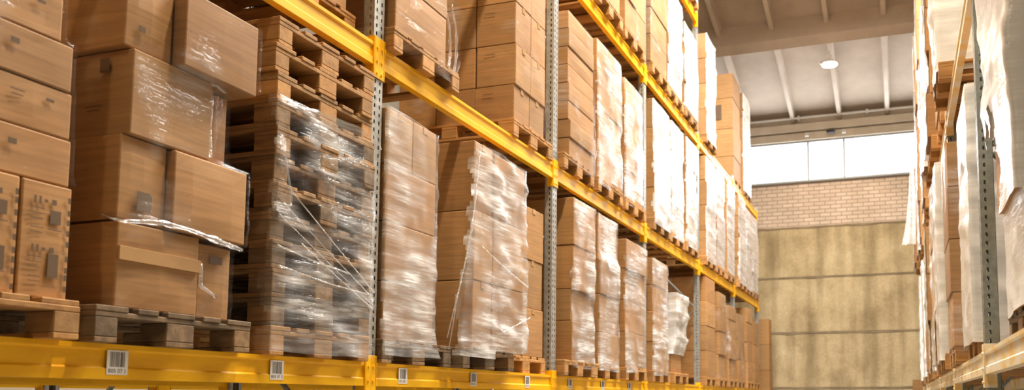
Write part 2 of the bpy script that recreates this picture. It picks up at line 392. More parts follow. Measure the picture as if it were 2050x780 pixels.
# ------------------------------------------------------------------ loads
ORD = ['bottom', 'second', 'third', 'fourth', 'fifth', 'sixth', 'seventh', 'eighth']
def row_word(i, n): return 'top row' if i == n - 1 and n > 1 else ORD[i] + ' row'
def col_word(i, n): return '' if n == 1 else (['near column', 'far column'] if n == 2 else ['near column', 'middle column', 'far column'])[i] + ', '
def load(where, look, level, xf, y0, y1, zb, rows, cols=2, depth=.55, back=0, side=-1, film_=None, pal=None, old=False, parts=True, tape=False, marks=None, group=None, crease=.012, jit=.008, wz=None, flare=None, wlook=None, torn=None):
    """a pallet, cartons in rows and columns upon it and the film round them. rows: heights. back: further rows behind the near column"""
    bx = []
    py = pal if pal is not None else (y0 + y1) / 2
    px = xf + side * .59 if side < 0 else xf + .62
    z = zb
    if pal is not False:
        pallet(px, py, zb, ('weathered' if old else 'pale') + ' wooden pallet carrying ' + where, 'wooden pallets under the loads', 'old' if old else 'new', parts)
        z = zb + PH
    g = group or 'cartons on ' + level
    for i, h in enumerate(rows):
        nc = cols[i] if isinstance(cols, (list, tuple)) else cols
        w = (y1 - y0) / nc
        xr = xf + rnd.uniform(-jit, jit)
        for c in range(nc):
            xj = xr + rnd.uniform(-jit, jit) * .6
            a, b = y0 + c * w, y0 + (c + 1) * w
            if nc == 1: a += rnd.uniform(0, jit); b -= rnd.uniform(0, jit)
            lab = f'{look} carton, {row_word(i, len(rows))}, {col_word(c, nc)}{where}'
            carton(xj, xj + side * depth, a, b, z, z + h, lab, g, rnd.uniform(-.004, .004), tape, marks(i, c) if marks else None)
            bx.append((min(xj, xj + side * depth), max(xj, xj + side * depth), a, b, z, z + h))
        for k in range(1, back + 1):
            a = xf + side * depth * k; b = a + side * depth
            carton(a, b, y0, y0 + w, z, z + h, f'{look} carton, {row_word(i, len(rows))}, {"set behind" if k == 1 else "furthest behind"}, {where}', g, 0)
            bx.append((min(a, b), max(a, b), y0, y0 + w, z, z + h))
        z += h
    if film_:
        lo, hi = wz or (zb + PH * .55, z - .01)
        wrap(bx, lo, hi, film_, (wlook or ('thin clear' if film_ == 'film' else 'glare-whitened')) + ' stretch film around ' + where, crease=crease, flare=flare, torn=film_ in ('glare_milk', 'pale', 'white_film') if torn is None else torn)
    return bx

# =================================================================== the hall
YW = 20.6                                      # far wall
def ceil_z(y): return 7.05 + .24 * (YW - y) if y > 4 else 7.05 + .24 * (YW - 4) - .24 * (4 - y)
fl = MB().box(-10, 10, -14, YW + .3, -.2, 0, .001).build('floor', M['floor']); struct(fl)
for nm, x0, x1 in (('wall_left', -10.2, -10), ('wall_right', 10, 10.2)):
    struct(MB().box(x0, x1, -14, YW + .3, 0, 13.5, .001).build(nm, M['sidewall']))
struct(MB().box(-10.2, 10.2, -14.2, -14, 0, 9.5, .001).build('wall_front', M['sidewall']))
# far wall: precast panels, brickwork, window band, head beam
w = MB(); zz = [-1.75, -1.12, .28, 1.63, 3.0, 4.25]
for a, b in zip(zz[:-1], zz[1:]): w.box(-10, 10, YW, YW + .3, a + H + .012, b + H - .012, .012)
w.box(-10, 10, YW + .03, YW + .28, 0, zz[-1] + H, .001)
struct(w.build('wall_back', M['concrete']))
# sagging mortar in the panel joints
mj = MB()
for z in zz[1:]:
    n = 90; V = []
    for i in range(n + 1):
        x = -10 + 20 * i / n; a = .016 + .035 * max(0, noise.noise(Vector((x * 1.3, z, 3)))); b = .02 + .05 * max(0, noise.noise(Vector((x * 1.7, z, 8)))) 
        V += [(x, YW - .008, z + H + a), (x, YW - .012, z + H - b), (x, YW + .02, z + H - b), (x, YW + .02, z + H + a)]
    F = []
    for i in range(n):
        o = 4 * i
        for q in range(4): F.append([o + q, o + (q + 1) % 4, o + 4 + (q + 1) % 4, o + 4 + q])
    mj.add(V, F)
struct(mj.build('trim_1', surf('dark_joint_mortar', [(.3, (.17, .13, .08)), (.7, (.30, .235, .15))], nscale=3, rough=.95)))
ZB0, ZB1 = 4.25, 5.38
struct(MB().box(-10, 10, YW + .02, YW + .3, ZB0 + H, ZB1 + H, .004).build('wall_back_brick', M['brick']))
ZW1 = 6.42
wn = link('window_1', None, None, (0, YW, 0)); wn['kind'] = 'structure'
fr = MB(); mul = [-9.9, -8.2, -6.5, -4.8, -3.75, -2.07, -1.2, .55, 2.3, 4., 5.7, 7.4, 9.9]
fr.box(-10, 10, -.06, .04, ZB1 + H, ZB1 + .05 + H, .005); fr.box(-10, 10, -.06, .04, ZW1 - .05 + H, ZW1 + H, .005)
for x in mul: fr.box(x - .024, x + .024, -.06, .04, ZB1 + .05 + H, ZW1 - .05 + H, .005)
fr.build('window_frame', M['frame'], wn)
for a, b in zip(mul[:-1], mul[1:]):
    MB().box(a + .03, b - .03, .0, .008, ZB1 + .05 + H, ZW1 - .05 + H, .001).build('window_pane', M['glass'], wn)
hb = MB(); hb.box(-10, 10, YW - .10, YW + .3, ZW1 + H, 6.62 + H, .01); hb.box(-10, 10, YW - .16, YW + .3, 6.65 + H, 6.84 + H, .01); hb.box(-10, 10, YW - .02, YW + .3, 6.6 + H, 7.3 + H, .01)
struct(hb.build('trim_2', M['cream']))
# roof: sloping slab with ribs, cross girders
def roof(y0, y1):
    m = MB(); V = []
    for y in (y0, y1):
        z = ceil_z(y) + H; V += [(-10.2, y, z), (10.2, y, z), (10.2, y, z + .2), (-10.2, y, z + .2)]
    m.add(V, [[0, 1, 5, 4], [3, 7, 6, 2], [0, 4, 7, 3], [1, 2, 6, 5], [0, 3, 2, 1], [4, 5, 6, 7]]); return m
SKY = (7.6, 13.4, -3.2, 1.6)                    # unseen roof light added to brighten the loads: y0,y1,x0,x1
m = MB()
def slab(x0, x1, y0, y1):
    V = []
    for y in (y0, y1):
        z = ceil_z(y) + H; V += [(x0, y, z), (x1, y, z), (x1, y, z + .2), (x0, y, z + .2)]
    m.add(V, [[0, 1, 5, 4], [3, 7, 6, 2], [0, 4, 7, 3], [1, 2, 6, 5], [0, 3, 2, 1], [4, 5, 6, 7]])
slab(-10.2, 10.2, -14, 4); slab(-10.2, 10.2, 4, SKY[0]); slab(-10.2, SKY[2], SKY[0], SKY[1]); slab(SKY[3], 10.2, SKY[0], SKY[1]); slab(-10.2, 10.2, SKY[1], YW + .3)
struct(m.build('ceiling', M['slab']))
rb = MB()
for k in range(-7, 11):
    x = -2.42 + 1.13 * k
    for (a, b) in ((4, SKY[0]), (SKY[0], SKY[1]), (SKY[1], YW)):
        if a == SKY[0] and SKY[2] < x < SKY[3]: continue
        V = []
        for y in (a, b):
            z = ceil_z(y) + H; V += [(x - .075, y, z + .02), (x + .075, y, z + .02), (x + .045, y, z - .17), (x - .045, y, z - .17)]
        rb.add(V, [[0, 1, 5, 4], [1, 2, 6, 5], [2, 3, 7, 6], [3, 0, 4, 7], [0, 3, 2, 1], [4, 5, 6, 7]])
struct(rb.build('trim_3', M['rib']))
for i, y in enumerate((16.95, 5.2)):
    g = MB(); z = ceil_z(y) + H
    V = [(x, yy, zz) for x in (-10.1, 10.1) for yy, zz in ((y, z + .1), (y, z - .40), (y + .17, z - .55), (y + .24, z - .50), (y + .24, z + .05))]
    g.add(V, [[0, 1, 2, 3, 4], [9, 8, 7, 6, 5]] + [[k, (k + 1) % 5, 5 + (k + 1) % 5, 5 + k] for k in range(5)])
    struct(g.build(f'trim_{4 + i}', M['rib']))
# roof light, added out of view to light the aisle faces
sk = link('added_rooflight', None, None, (0, 0, 0)); sk['kind'] = 'structure'
f = MB(); 
for x in (SKY[2], (SKY[2] + SKY[3]) / 2, SKY[3]):
    V = []
    for y in SKY[:2]:
        z = ceil_z(y) + H; V += [(x - .05, y, z + .1), (x + .05, y, z + .1), (x + .05, y, z - .05), (x - .05, y, z - .05)]
    f.add(V, [[0, 1, 5, 4], [1, 2, 6, 5], [2, 3, 7, 6], [3, 0, 4, 7], [0, 3, 2, 1], [4, 5, 6, 7]])
f.build('window_frame', M['frame'], sk)
p = MB(); V = []
for y in SKY[:2]:
    z = ceil_z(y) + H + .05; V += [(SKY[2], y, z), (SKY[3], y, z), (SKY[3], y, z + .01), (SKY[2], y, z + .01)]
p.add(V, [[0, 1, 5, 4], [3, 7, 6, 2], [0, 4, 7, 3], [1, 2, 6, 5], [0, 3, 2, 1], [4, 5, 6, 7]]); p.build('window_pane', M['glass'], sk)

# pipe and small fittings on the far wall's head beam
pp = MB().cyl((-9.8, 0, 0), (9.8, 0, 0), .028, 12).build('pipe', M['pipe'], None, (0, YW - .22, 6.965 + H), True)
tag(pp, 'thin white pipe running along the top of the far wall under the roof', 'pipe')
for x in (-5, -3.6, -2.27, -.63, 1., 2.6):
    MB().box(x - .03, x + .03, -.04, .21, -.045, .045, .006).build('pipe_clamp', M['pipe'], pp)
cm = link('security_camera', None, None, (-1.5, YW - .1, 6.56 + H)); tag(cm, 'small dark camera fixed above the window band on the far wall', 'camera')
MB().box(-.1, .1, -.12, -.03, -.04, .035, .012).build('housing', M['dark'], cm); MB().cyl((0, -.06, 0), (0, .02, .02), .018).build('bracket', M['dark'], cm); MB().cyl((-.06, -.135, 0), (-.06, -.115, 0), .022).build('lens', M['black'], cm)
for x in (-2.08, -1.19):
    b = MB().box(x - .05, x + .05, YW - .17, YW - .1, 6.5 + H, 6.6 + H, .01).build('junction_box', M['pipe']); tag(b, 'small pale junction box above the ' + ('wide window pane' if x < -2 else 'narrow window pane') + ' on far wall', 'box')

# high bay lamps hung over the aisle
def lamp(x, y, z, label, power):
    t = link('high_bay_lamp', None, None, (x, y, z + H)); tag(t, label, 'lamp', 'lamps hung over the aisle')
    MB().cyl((0, 0, .02), (0, 0, .10), .17, 20, r1=.09).build('reflector', M['pipe'], t)
    MB().cyl((0, 0, .10), (0, 0, .22), .07, 16).build('housing', M['pipe'], t)
    MB().cyl((0, 0, .22), (0, 0, ceil_z(y) - z - .02), .012, 8).build('rod', M['galv'], t)
    MB().cyl((0, 0, 0), (0, 0, .02), .165, 20).build('diffuser', M['lamp'], t)
    MB().cyl((-.2, 0, .05), (-.15, 0, .11), .03, 10).build('sensor', M['pipe'], t)
    l = bpy.data.lights.new('lamp_light', 'SPOT'); l.energy = power; l.color = (1, .81, .57); l.spot_size = math.radians(155); l.spot_blend = .6; l.shadow_soft_size = .16
    o = bpy.data.objects.new('lamp_light', l); C.objects.link(o); o.location = (x, y, z + H - .03)
lamp(-1.31, 17.9, 7.22, 'small glowing round lamp hanging under the ribbed roof beyond the girder', 420)
lamp(-1.31, 4.2, 8.6, 'round lamp hanging high over the aisle beside the first bays', 2500)
lamp(-1.31, -2.5, 7.5, 'round lamp hanging high over the aisle behind the camera', 480)

# =================================================================== racks
def post_mesh(height, mt):
    """open omega post: punched front web, punched flanges, returned lips; front looks to +x, local origin at foot"""
    m = MB(); w, d, t = .10, .075, .002; pitch = .05
    def sheet(p, u, cols):          # p(u, z) -> xyz ; cols: list of (u0, u1) of holes
        cuts = [0] + [c for pr in cols for c in pr] + [u]
        n = int(height / pitch)
        for k in range(n):
            z0, z1, za, zb = k * pitch, (k + 1) * pitch, k * pitch + .013, k * pitch + .037
            for i in range(len(cuts) - 1):
                a, b = cuts[i], cuts[i + 1]
                if i % 2: segs = ((z0, za), (zb, z1))
                else: segs = ((z0, z1),)
                for s0, s1 in segs: m.add([p(a, s0), p(b, s0), p(b, s1), p(a, s1)], [[0, 1, 2, 3]])
    for off in (0, 1):
        sheet(lambda u, z: (-t * off, -w / 2 + u, z), w, [(.02, .032), (.068, .08)])
        for s in (-1, 1):
            sheet(lambda u, z: (-u, s * (w / 2 - t * off), z), d, [(.022, .034)])
            h = int(height / pitch) * pitch
            m.add([(-d - t * off, s * w / 2, 0), (-d - t * off, s * (w / 2 - .026), 0), (-d - t * off, s * (w / 2 - .026), h), (-d - t * off, s * w / 2, h)], [[0, 1, 2, 3]])
    me = bpy.data.meshes.new('upright_post'); me.from_pydata(m.v, [], m.f); me.materials.append(mt); me.update(); return me
def beam_profile(h):
    return [(0, 0), (0, h * .30), (-.009, h * .36), (-.009, h * .80), (0, h * .86), (0, h), (-.05, h), (-.05, 0)]
def glyphs(text, size):
    c = bpy.data.curves.new('t', 'FONT'); c.body = text; c.size = size; c.align_x = 'CENTER'
    o = bpy.data.objects.new('t', c); C.objects.link(o); dg = bpy.context.evaluated_depsgraph_get(); me = bpy.data.meshes.new_from_object(o.evaluated_get(dg))
    vs = [tuple(v.co) for v in me.vertices]; fs = [list(p.vertices) for p in me.polygons]
    bpy.data.objects.remove(o); bpy.data.curves.remove(c); bpy.data.meshes.remove(me); return vs, fs
def barcode(parent, x, y, z, text, w=.095, h=.098):
    m = MB(); m.box(0, .0012, -w / 2, w / 2, 0, h, .0003, 0)
    rg = random.Random(text); yy = -w / 2 + .014
    while yy < w / 2 - .016:
        b = rg.choice((.0012, .0018, .003)); m.box(.0012, .0016, yy, yy + b, h * .32, h * .93, .0001, 1); yy += b + rg.choice((.0012, .002, .0028))
    vs, fs = glyphs(text, h * .23); m.add([(.0016, v[0], v[1] + h * .08) for v in vs], fs, 1)
    o = m.build('barcode_label', [M['white'], M['black']], parent, (x, y, z)); o['label'] = 'white sticker with black bars and a shelf number'; return o
def rack(name, label, xf, side, posts, tops, levels, bh, paint, steel, codes=()):
    """side -1: rack lies towards -x and looks to +x. levels: {level top: (first bay, last bay)}"""
    t = link(name, None, None, (xf, posts[0], 0)); tag(t, label, 'rack')
    fx = 1 if side < 0 else -1; D = 1.05; cache = {}
    for i, (y, top) in enumerate(zip(posts, tops)):
        ht = round(top + H, 1)
        if ht not in cache: cache[ht] = post_mesh(ht, steel)
        for q, xx in ((1, 0), (-1, side * D)):
            o = link('upright_post', cache[ht], t, (xx, y - posts[0], 0), 0 if fx * q > 0 else math.pi)
            MB().box(-.09, .02, -.075, .075, 0, .008, .002).build('base_plate', steel, o)
        z = .35; k = 0
        while z + .95 < ht:
            a, b = (side * .08, side * (D - .08)) if k % 2 else (side * (D - .08), side * .08)
            MB().cyl((a, y - posts[0], z), (b, y - posts[0], z + .9), .016, 8).build('diagonal_brace', steel, t); z += .95; k += 1
    for top, (b0, b1) in levels.items():
        for b in range(b0, b1 + 1):
            y0, y1 = posts[b] + .052 - posts[0], posts[b + 1] - .052 - posts[0]
            for front in (1, 0):
                x = .004 * fx if front else side * D
                s = fx if front else -fx
                m = MB().prism_y([(px * s, pz) for px, pz in beam_profile(bh)], 0, y1 - y0)
                bm_ = m.build('shelf_beam', paint, t, (x, y0, top - bh + H))
                for yy, dr in ((0, -1), (y1 - y0, 1)):
                    c = MB(); e = .006
                    ya, yb = (yy - .052, yy - .006) if dr < 0 else (yy + .006, yy + .052)
                    c.box(0, s * e, ya, yb, -.075, bh + .04, .002); c.box(-s * .06, s * e, yy - .003, yy + .003, -.075, bh + .04, .001)
                    ym = (ya + yb) / 2
                    for zz in (-.045, .03, .115): c.cyl((s * e, ym, zz), (s * (e + .007), ym, zz), .008, 8)
                    c.build('end_connector', paint, bm_)
                if front:
                    for (cb, ct, yc, txt) in codes:
                        if cb == b and abs(ct - top) < .01: barcode(bm_, s * .0005, yc - posts[b] - .052, bh * .13, txt)
    return t
LP = [1.42, 4.21, 6.93, 9.76, 12.64, 15.55, 18.35]
codes = [(0, .22, 2.545, 'B05 07 1'), (0, .22, 3.44, 'B05 07 2')]
codes += [(1, .22, y, f'B05 08 {i + 1}') for i, y in enumerate((4.55, 5.46, 6.38))] + [(2, .22, y, f'B05 09 {i + 1}') for i, y in enumerate((7.33, 8.23, 9.13))]
rack('pallet_rack', 'long yellow-beamed pallet rack with grey posts filling one whole side of the aisle', -3., -1, LP, [8.2, 8.2, 8.2, 8.2, 6.32, 4.34, 4.34],
     {.22: (0, 5), 2.16: (0, 5), 4.19: (0, 5), 6.19: (0, 3)}, .14, M['yellow'], M['galv'], codes)
RP = [2.28, 5.04, 7.83, 10.62, 13.41, 16.2, 18.99]
rack('pallet_rack', 'pallet rack with worn pale beams close beside the camera', .45, 1, RP, [6.6] * 7, {.27: (0, 5), 2.56: (0, 5), 4.85: (0, 5)}, .13, M['worn'], M['greensteel'])
rack('pallet_rack', 'dim yellow pallet rack standing behind the wrapped loads', -5.4, 1, [1.42, 4.21, 6.93, 9.76], [4.5] * 4, {.22: (0, 2), 2.16: (0, 2)}, .14, M['yellow'], M['galv']).location.x = -5.6

# =================================================================== loads on the yellow rack
lo, mid, up = 'lower shelf', 'middle shelf', 'upper shelf'
XF = -2.95
# -- first load: tall printed cartons under flatter ones
pallet(-3.5, 1.9, LV[1], 'pale wooden pallet under the printed cartons at frame edge, lower shelf', 'wooden pallets under the loads')
A = []
g = 'cartons on lower shelf'
def prints(seed):
    r = random.Random(seed); l = []
    for blk in (.84, .42):
        for q in range(2): l.append((.24 + .10 * q, blk, .008, .028))
        l.append((.46, blk, .012, .012)); l.append((.62, blk, .016, .02))
        for k in range(3): l.append((.28, blk - .07 - .045 * k, .05 + .012 * (k == 1), .003))
        l.append((.66, blk - .13, .04, .05 if blk > .5 else .085))
        for k in range(2): l.append((.30, blk - .24 - .04 * k, .045, .003)); 
        l.append((.66, blk - .24, .05, .003))
    l = [q for q in l if 0.02 < q[1] < .97]
    for k in range(9): l.append((.93, .08 + .1 * k + r.uniform(-.02, .02), .010, .022))
    return {'+x': l}
for k, (a, b) in enumerate(((1.71, 1.90), (1.90, 2.092), (2.094, 2.285))):
    A.append((-3.5, XF, a, b, LV[1] + PH, .79))
    carton(-3.5, XF, a, b, LV[1] + PH, .79, f'tall printed carton, {["hidden at the frame edge", "second from the gap", "next to the gap"][k]}, bottom row of first load', g, 0, False, prints(k), .003)
for r, (z0, z1, yo, nc) in enumerate(((.79, .97, 2.275, 2), (.97, 1.15, 2.27, 2), (1.15, 1.33, 2.262, 2), (1.33, 1.50, 2.215, 2), (1.5, 1.68, 2.215, 2))):
    for k in range(2):
        b = yo - .30 * k - (.05 * (r % 2)) * k; a = b - .30
        A.append((-3.5, XF - .006, a, b, z0, z1))
        carton(-3.5, XF - .006 - .004 * (r % 2), a, b, z0, z1, f'flat carton, {ORD[r + 1]} row, {["next to the gap", "second from the gap"][k]}, first load, lower shelf', g, 0, False,
               {'+x': [(.3, .7, .05, .004), (.3, .6, .04, .004), (.7, .7, .03, .012)]} if r % 2 else {'+x': [(.25, .65, .03, .02)]}, .004)
wrap(A, .80, 1.66, 'film', 'thin clear stretch film around the cartons at frame edge', crease=.003, reach=.012, dz=.022)
# -- second load: big plain cartons, uneven
pallet(-3.53, 2.78, LV[1], 'weathered wooden pallet under big plain cartons, next to empty pallet stack', 'wooden pallets under the loads', 'old', True, .004)
zb = LV[1] + PH
B = [('bottom row, near', -2.95, 2.48, 2.885, zb, .715, {'-y': [(.45, .7, .05, .04)]}), ('bottom row, far narrow', -2.975, 2.895, 3.09, zb, .70, {'+x': [(.48, .8, .07, .035)]}),
     ('second row, near', -2.96, 2.47, 2.70, .72, 1.07, {'+x': [(.5, .25, .07, .08)]}), ('second row, far bulging', -2.925, 2.705, 3.12, .72, 1.065, None),
     ('third row, near large', -2.94, 2.495, 2.91, 1.07, 1.43, {'-y': [(.78, .82, .05, .06), (.7, .35, .09, .004), (.7, .3, .07, .004)]}), ('third row, far set back', -3.02, 2.915, 3.08, 1.075, 1.42, None),
     ('top row, near', -2.96, 2.47, 2.70, 1.432, 1.79, {'+x': [(.3, .25, .03, .025)]}), ('top row, far leaning out', -2.895, 2.705, 3.125, 1.432, 1.775, None)]
Bx = []
for wd, xf, a, b, z0, z1, mk in B:
    d = .62
    o = carton(xf - d, xf, a, b, z0, z1, f'big plain carton, {wd}, second load, lower shelf', g, rnd.uniform(-.012, .012), False, mk, .012)
    Bx.append((xf - d, xf, a, b, z0, z1))
    if 'bottom row, near' in wd:
        t = MB(); t.box(d / 2 + .001, d / 2 + .0145, -.2, .2, .19, .245, .001); t.build('packing_tape', M['tape'], o)
Bw = wrap(Bx, .34, 1.77, 'film', 'clear crumpled stretch film around the big plain cartons', crease=.008, reach=.012, dz=.022)
def strand(parent, pts, w, seed, xo=0):
    """bunched film and film glints built as a white rope along points (x, y, z from eye level); w: width at the points"""
    m = MB(); rg = random.Random(seed); P = []
    for (p, q, wa, wb) in zip(pts[:-1], pts[1:], w[:-1], w[1:]):
        n = max(2, int((Vector(q) - Vector(p)).length / .018))
        for i in range(n): P.append((Vector(p).lerp(Vector(q), i / n), wa + (wb - wa) * i / n))
    P.append((Vector(pts[-1]), w[-1])); V = []; K = 8
    for i, (p, ww) in enumerate(P):
        d = (P[min(i + 1, len(P) - 1)][0] - P[max(i - 1, 0)][0]).normalized(); a = Vector((1, 0, 0)); b = d.cross(a).normalized()
        for k in range(K):
            t = 2 * math.pi * k / K; r_ = ww * (.75 + .6 * noise.noise(Vector((i * .35, k * 1.7, seed))))
            v = p + a * math.cos(t) * r_ * .5 + b * math.sin(t) * r_
            V.append((v.x, v.y, v.z + H))
    F = [[i * K + k, i * K + (k + 1) % K, (i + 1) * K + (k + 1) % K, (i + 1) * K + k] for i in range(len(P) - 1) for k in range(K)] + [list(range(K))[::-1], list(range(len(V) - K, len(V)))]
    m.add([(v[0] - parent.location.x, v[1] - parent.location.y, v[2] - parent.location.z) for v in V], F)
    o = m.build('fold_glint_strand', M['strand'], parent, smooth=True); o['label'] = 'white rope of bunched film and film glints'; return o
strand(Bw, [(-2.99, 2.935, 1.44), (-2.965, 2.925, 1.36), (-2.955, 2.918, 1.22), (-2.95, 2.918, 1.09)], [.03, .012, .007, .012], 1)  # bright vertical highlight on the film, built as a strand
strand(Bw, [(-2.95, 2.86, 1.40), (-2.95, 2.935, 1.435), (-2.98, 3.03, 1.43)], [.012, .022, .012], 2)
strand(Bw, [(-3.02, 2.462, .735), (-2.97, 2.462, .715), (-2.93, 2.48, .705), (-2.925, 2.66, .735), (-2.905, 2.8, .725), (-2.905, 2.95, .705), (-2.93, 3.11, .695)], [.012, .012, .010, .014, .010, .022, .012], 3)
strand(Bw, [(-2.945, 2.89, .60), (-2.955, 2.90, .50), (-2.965, 3.0, .465)], [.008, .016, .008], 4)
# -- stack of empty pallets
for k in range(12):
    j = (rnd.uniform(-.015, .015), rnd.uniform(-.012, .012))
    pallet(-3.56 + j[0], 3.735 + j[1], LV[1] + PH * k, f'empty wooden pallet, {(ORD + ["ninth", "tenth", "eleventh", "topmost"])[k]}{" one" if k in (0, 11) else " up"} of the empty stack under the yellow beam',
           'empty pallets in the wrapped stack', 'new' if k in (0, 9, 10, 11) else 'old', True, rnd.uniform(-.012, .012))
sag = lambda z, x, y: (0, 0)
Cb = [(-4.16, -2.955, 3.33, 4.14, LV[1] + PH * k, LV[1] + PH * (k + 1)) for k in range(9)]
Cw = wrap(Cb, .235, LV[1] + PH * 9 + .02, 'stack_film', 'torn creased stretch film around the stack of empty pallets', crease=.03, dz=.028, torn='ragged')
for i, (y0, z0, y1, z1, ww) in enumerate(((3.34, 1.1, 4.13, .62, .006), (3.36, .98, 4.13, .58, .005), (3.33, .92, 4.13, .54, .004), (3.5, .80, 4.13, .52, .005), (3.33, 1.32, 3.42, .98, .010), (3.36, 1.5, 3.6, 1.53, .008), (3.34, .66, 4.12, .60, .006), (3.33, .76, 3.9, .70, .006))):
    strand(Cw, [(-2.925, y0, z0), (-2.915, (y0 + y1) / 2, (z0 + z1) / 2 - .012), (-2.925, y1, z1)], [ww, ww * .7, ww * 1.2], 20 + i)
# -- second bay, lower shelf
w1 = 'glossy load just past the second post, lower shelf'
load(w1, 'film-covered', lo, -2.975, 4.29, 4.87, LV[1], [.36, .37, .355, .355], [1, 1, 1, 2], .55, 0, film_='glare_milk', pal=4.68, old=True, tape=True, wz=(.27, 1.80), flare=lambda z, x, y: (.02 * max(0, .45 - z) * 3, .5 * max(0, .42 - z) if y > 4.6 else 0))
pallet(-3.5, 5.53, LV[1], 'weathered wooden pallet under the tall wide load with hanging film', 'wooden pallets under the loads', 'old')
E_ = []
for i, (z0, z1) in enumerate(((zb, .86), (.86, 1.37), (1.37, 1.885))):
    for k, (a, b) in enumerate(((5.27, 5.56), (5.565, 6.10))):
        zt = z1 if k == 0 else z1 - (.02 if i == 2 else 0)
        for q in range(2):
            if q and k: continue
            xf = -2.91 - .45 * q + rnd.uniform(-.008, .008); E_.append((xf - .44, xf, a, b, z0, zt))
            carton(xf - .44, xf, a, b, z0, zt, f'brown carton, {row_word(i, 3)}, {["near", "far"][k]} column{", behind" if q else ""}, load with hanging film, lower shelf', g, 0, True)
fl_ = lambda z, x, y: ((.05 if x > -3.1 else 0) * max(0, 1.7 - z) * .4, -.23 * max(0, min(1, (1.75 - z) / 1.3)) if y < 5.3 and x > -3.25 else 0)
Ew = wrap(E_, .30, 1.87, 'glare_milk', 'loose stretch film hanging off the tall wide load', crease=.03, flare=fl_, torn='ragged')
load('set-back load before the third post, lower shelf', 'plain brown', lo, -3.04, 6.35, 6.78, LV[1], [.42, .42, .46], 1, .5, film_=None, pal=6.43, tape=True)
for i, pts in enumerate((((-2.88, 5.29, 1.80), (-2.86, 5.16, 1.2), (-2.90, 5.04, .7), (-2.93, 4.99, .34)), ((-2.88, 5.26, 1.5), (-2.88, 5.10, .95), (-2.95, 5.0, .42)), ((-2.86, 5.3, 1.1), (-2.85, 5.7, .98), (-2.86, 6.1, .9)), ((-2.85, 5.3, .62), (-2.83, 5.6, .5), (-2.85, 6.12, .66)))):
    strand(Ew, pts, [.006] + [.009] * (len(pts) - 2) + [.007], 40 + i)
# -- further bays, lower shelf: where, look, y0, y1, rows, film, pallet centre
S = [('near load of third bay, lower shelf', 7.22, 7.80, [.38, .30, .42, .46], 'glare_milk', 7.42, 1, 2), ('middle load of third bay, lower shelf', 8.06, 8.68, [.34, .40, .36, .5], 'glare_milk', 8.3, 1, 0), ('far load of third bay, lower shelf', 8.83, 9.6, [.40, .36, .36, .34], 'glare_milk', 9.22, 2, 0),
     ('near load of fourth bay, lower shelf', 9.92, 10.6, [.36, .38, .34, .34], 'glare_milk', 10.28, 1, 0),
     ('near load of fifth bay, lower shelf', 12.98, 13.68, [.42, .40, .40, .40], None, 13.3, 1, 1), ('middle load of fifth bay, lower shelf', 13.85, 14.45, [.4, .4, .4, .28], 'film', 14.2, 1, 0), ('far load of fifth bay, lower shelf', 14.65, 15.35, [.36, .36, .36, .25], 'film', 15.02, 1, 0),
     ('near load of last bay, lower shelf', 15.8, 16.45, [.4, .4, .5], 'film', 16.1, 1, 0), ('middle load of last bay, lower shelf', 16.65, 17.3, [.4, .4, .4, .3], None, 17, 1, 0), ('far load of last bay, lower shelf', 17.5, 18.2, [.4, .4, .5], None, 17.86, 1, 0)]
for wh, a, b, rows, fm, pc, nc, bk in S:
    load(wh, 'stacked brown', lo, XF + rnd.uniform(-.03, .02), a, b, LV[1], rows, nc, .55, bk, film_=fm, pal=pc, parts=b < 11, jit=.014, crease=.010)
kb = load('short lumpy load of fourth bay, lower shelf', 'half-hidden brown', lo, XF, 10.95, 11.5, LV[1], [.36, .36, .34], 1, .5, pal=11.3, parts=True, jit=.03)
wrap([(b[0] - .02, b[1] + .02, b[2] - .02, b[3] + .03, b[4], b[5] + .0) for b in kb], .62, 1.46, 'white_film', 'bunched white film round the short lumpy load of fourth bay', crease=.035)
# -- middle shelf
load('lone load above the empty pallets, middle shelf', 'shaded brown', mid, -3.10, 3.30, 4.02, LV[2], [.42, .44, .4], 2, .5, pal=3.7, tape=True)
D2 = load('first load past the second post, middle shelf', 'wide brown', mid, XF, 4.30, 4.92, LV[2], [.33, .36, .36], [1, 2, 2], .58, pal=4.68, tape=True, jit=.006)
Dw = wrap([(b[0], b[1], b[2], b[3] + .05, b[4], b[5]) for b in D2], 2.2, 3.3, 'film', 'baggy clear film bulging off the first middle-shelf load', crease=.02,
     flare=lambda z, x, y: (0, .11 * max(0, 1 - ((z - 2.45) / .28) ** 2) if y > 4.9 else 0))
for i, dx in enumerate((0, .05, .12)):
    strand(Dw, [(-2.96 - dx, 4.99, 2.78), (-2.97 - dx, 5.07, 2.62), (-2.98 - dx, 5.10, 2.46), (-2.98 - dx, 5.07, 2.32), (-2.97 - dx, 4.99, 2.2)], [.008, .016, .02, .018, .01], 60 + i)
mk = lambda i, c: {'-y': [(.35, .78, .10, .005)]} if c == 0 else {'+x': [(.3, .8, .05, .004)]}
load('tall neat load before third post, middle shelf', 'printed', mid, -2.985, 6.05, 6.66, LV[2], [.30, .35, .36, .34, .34], 2, .37, 2, film_='film', pal=6.42, tape=True, marks=mk, jit=.006, crease=.004)
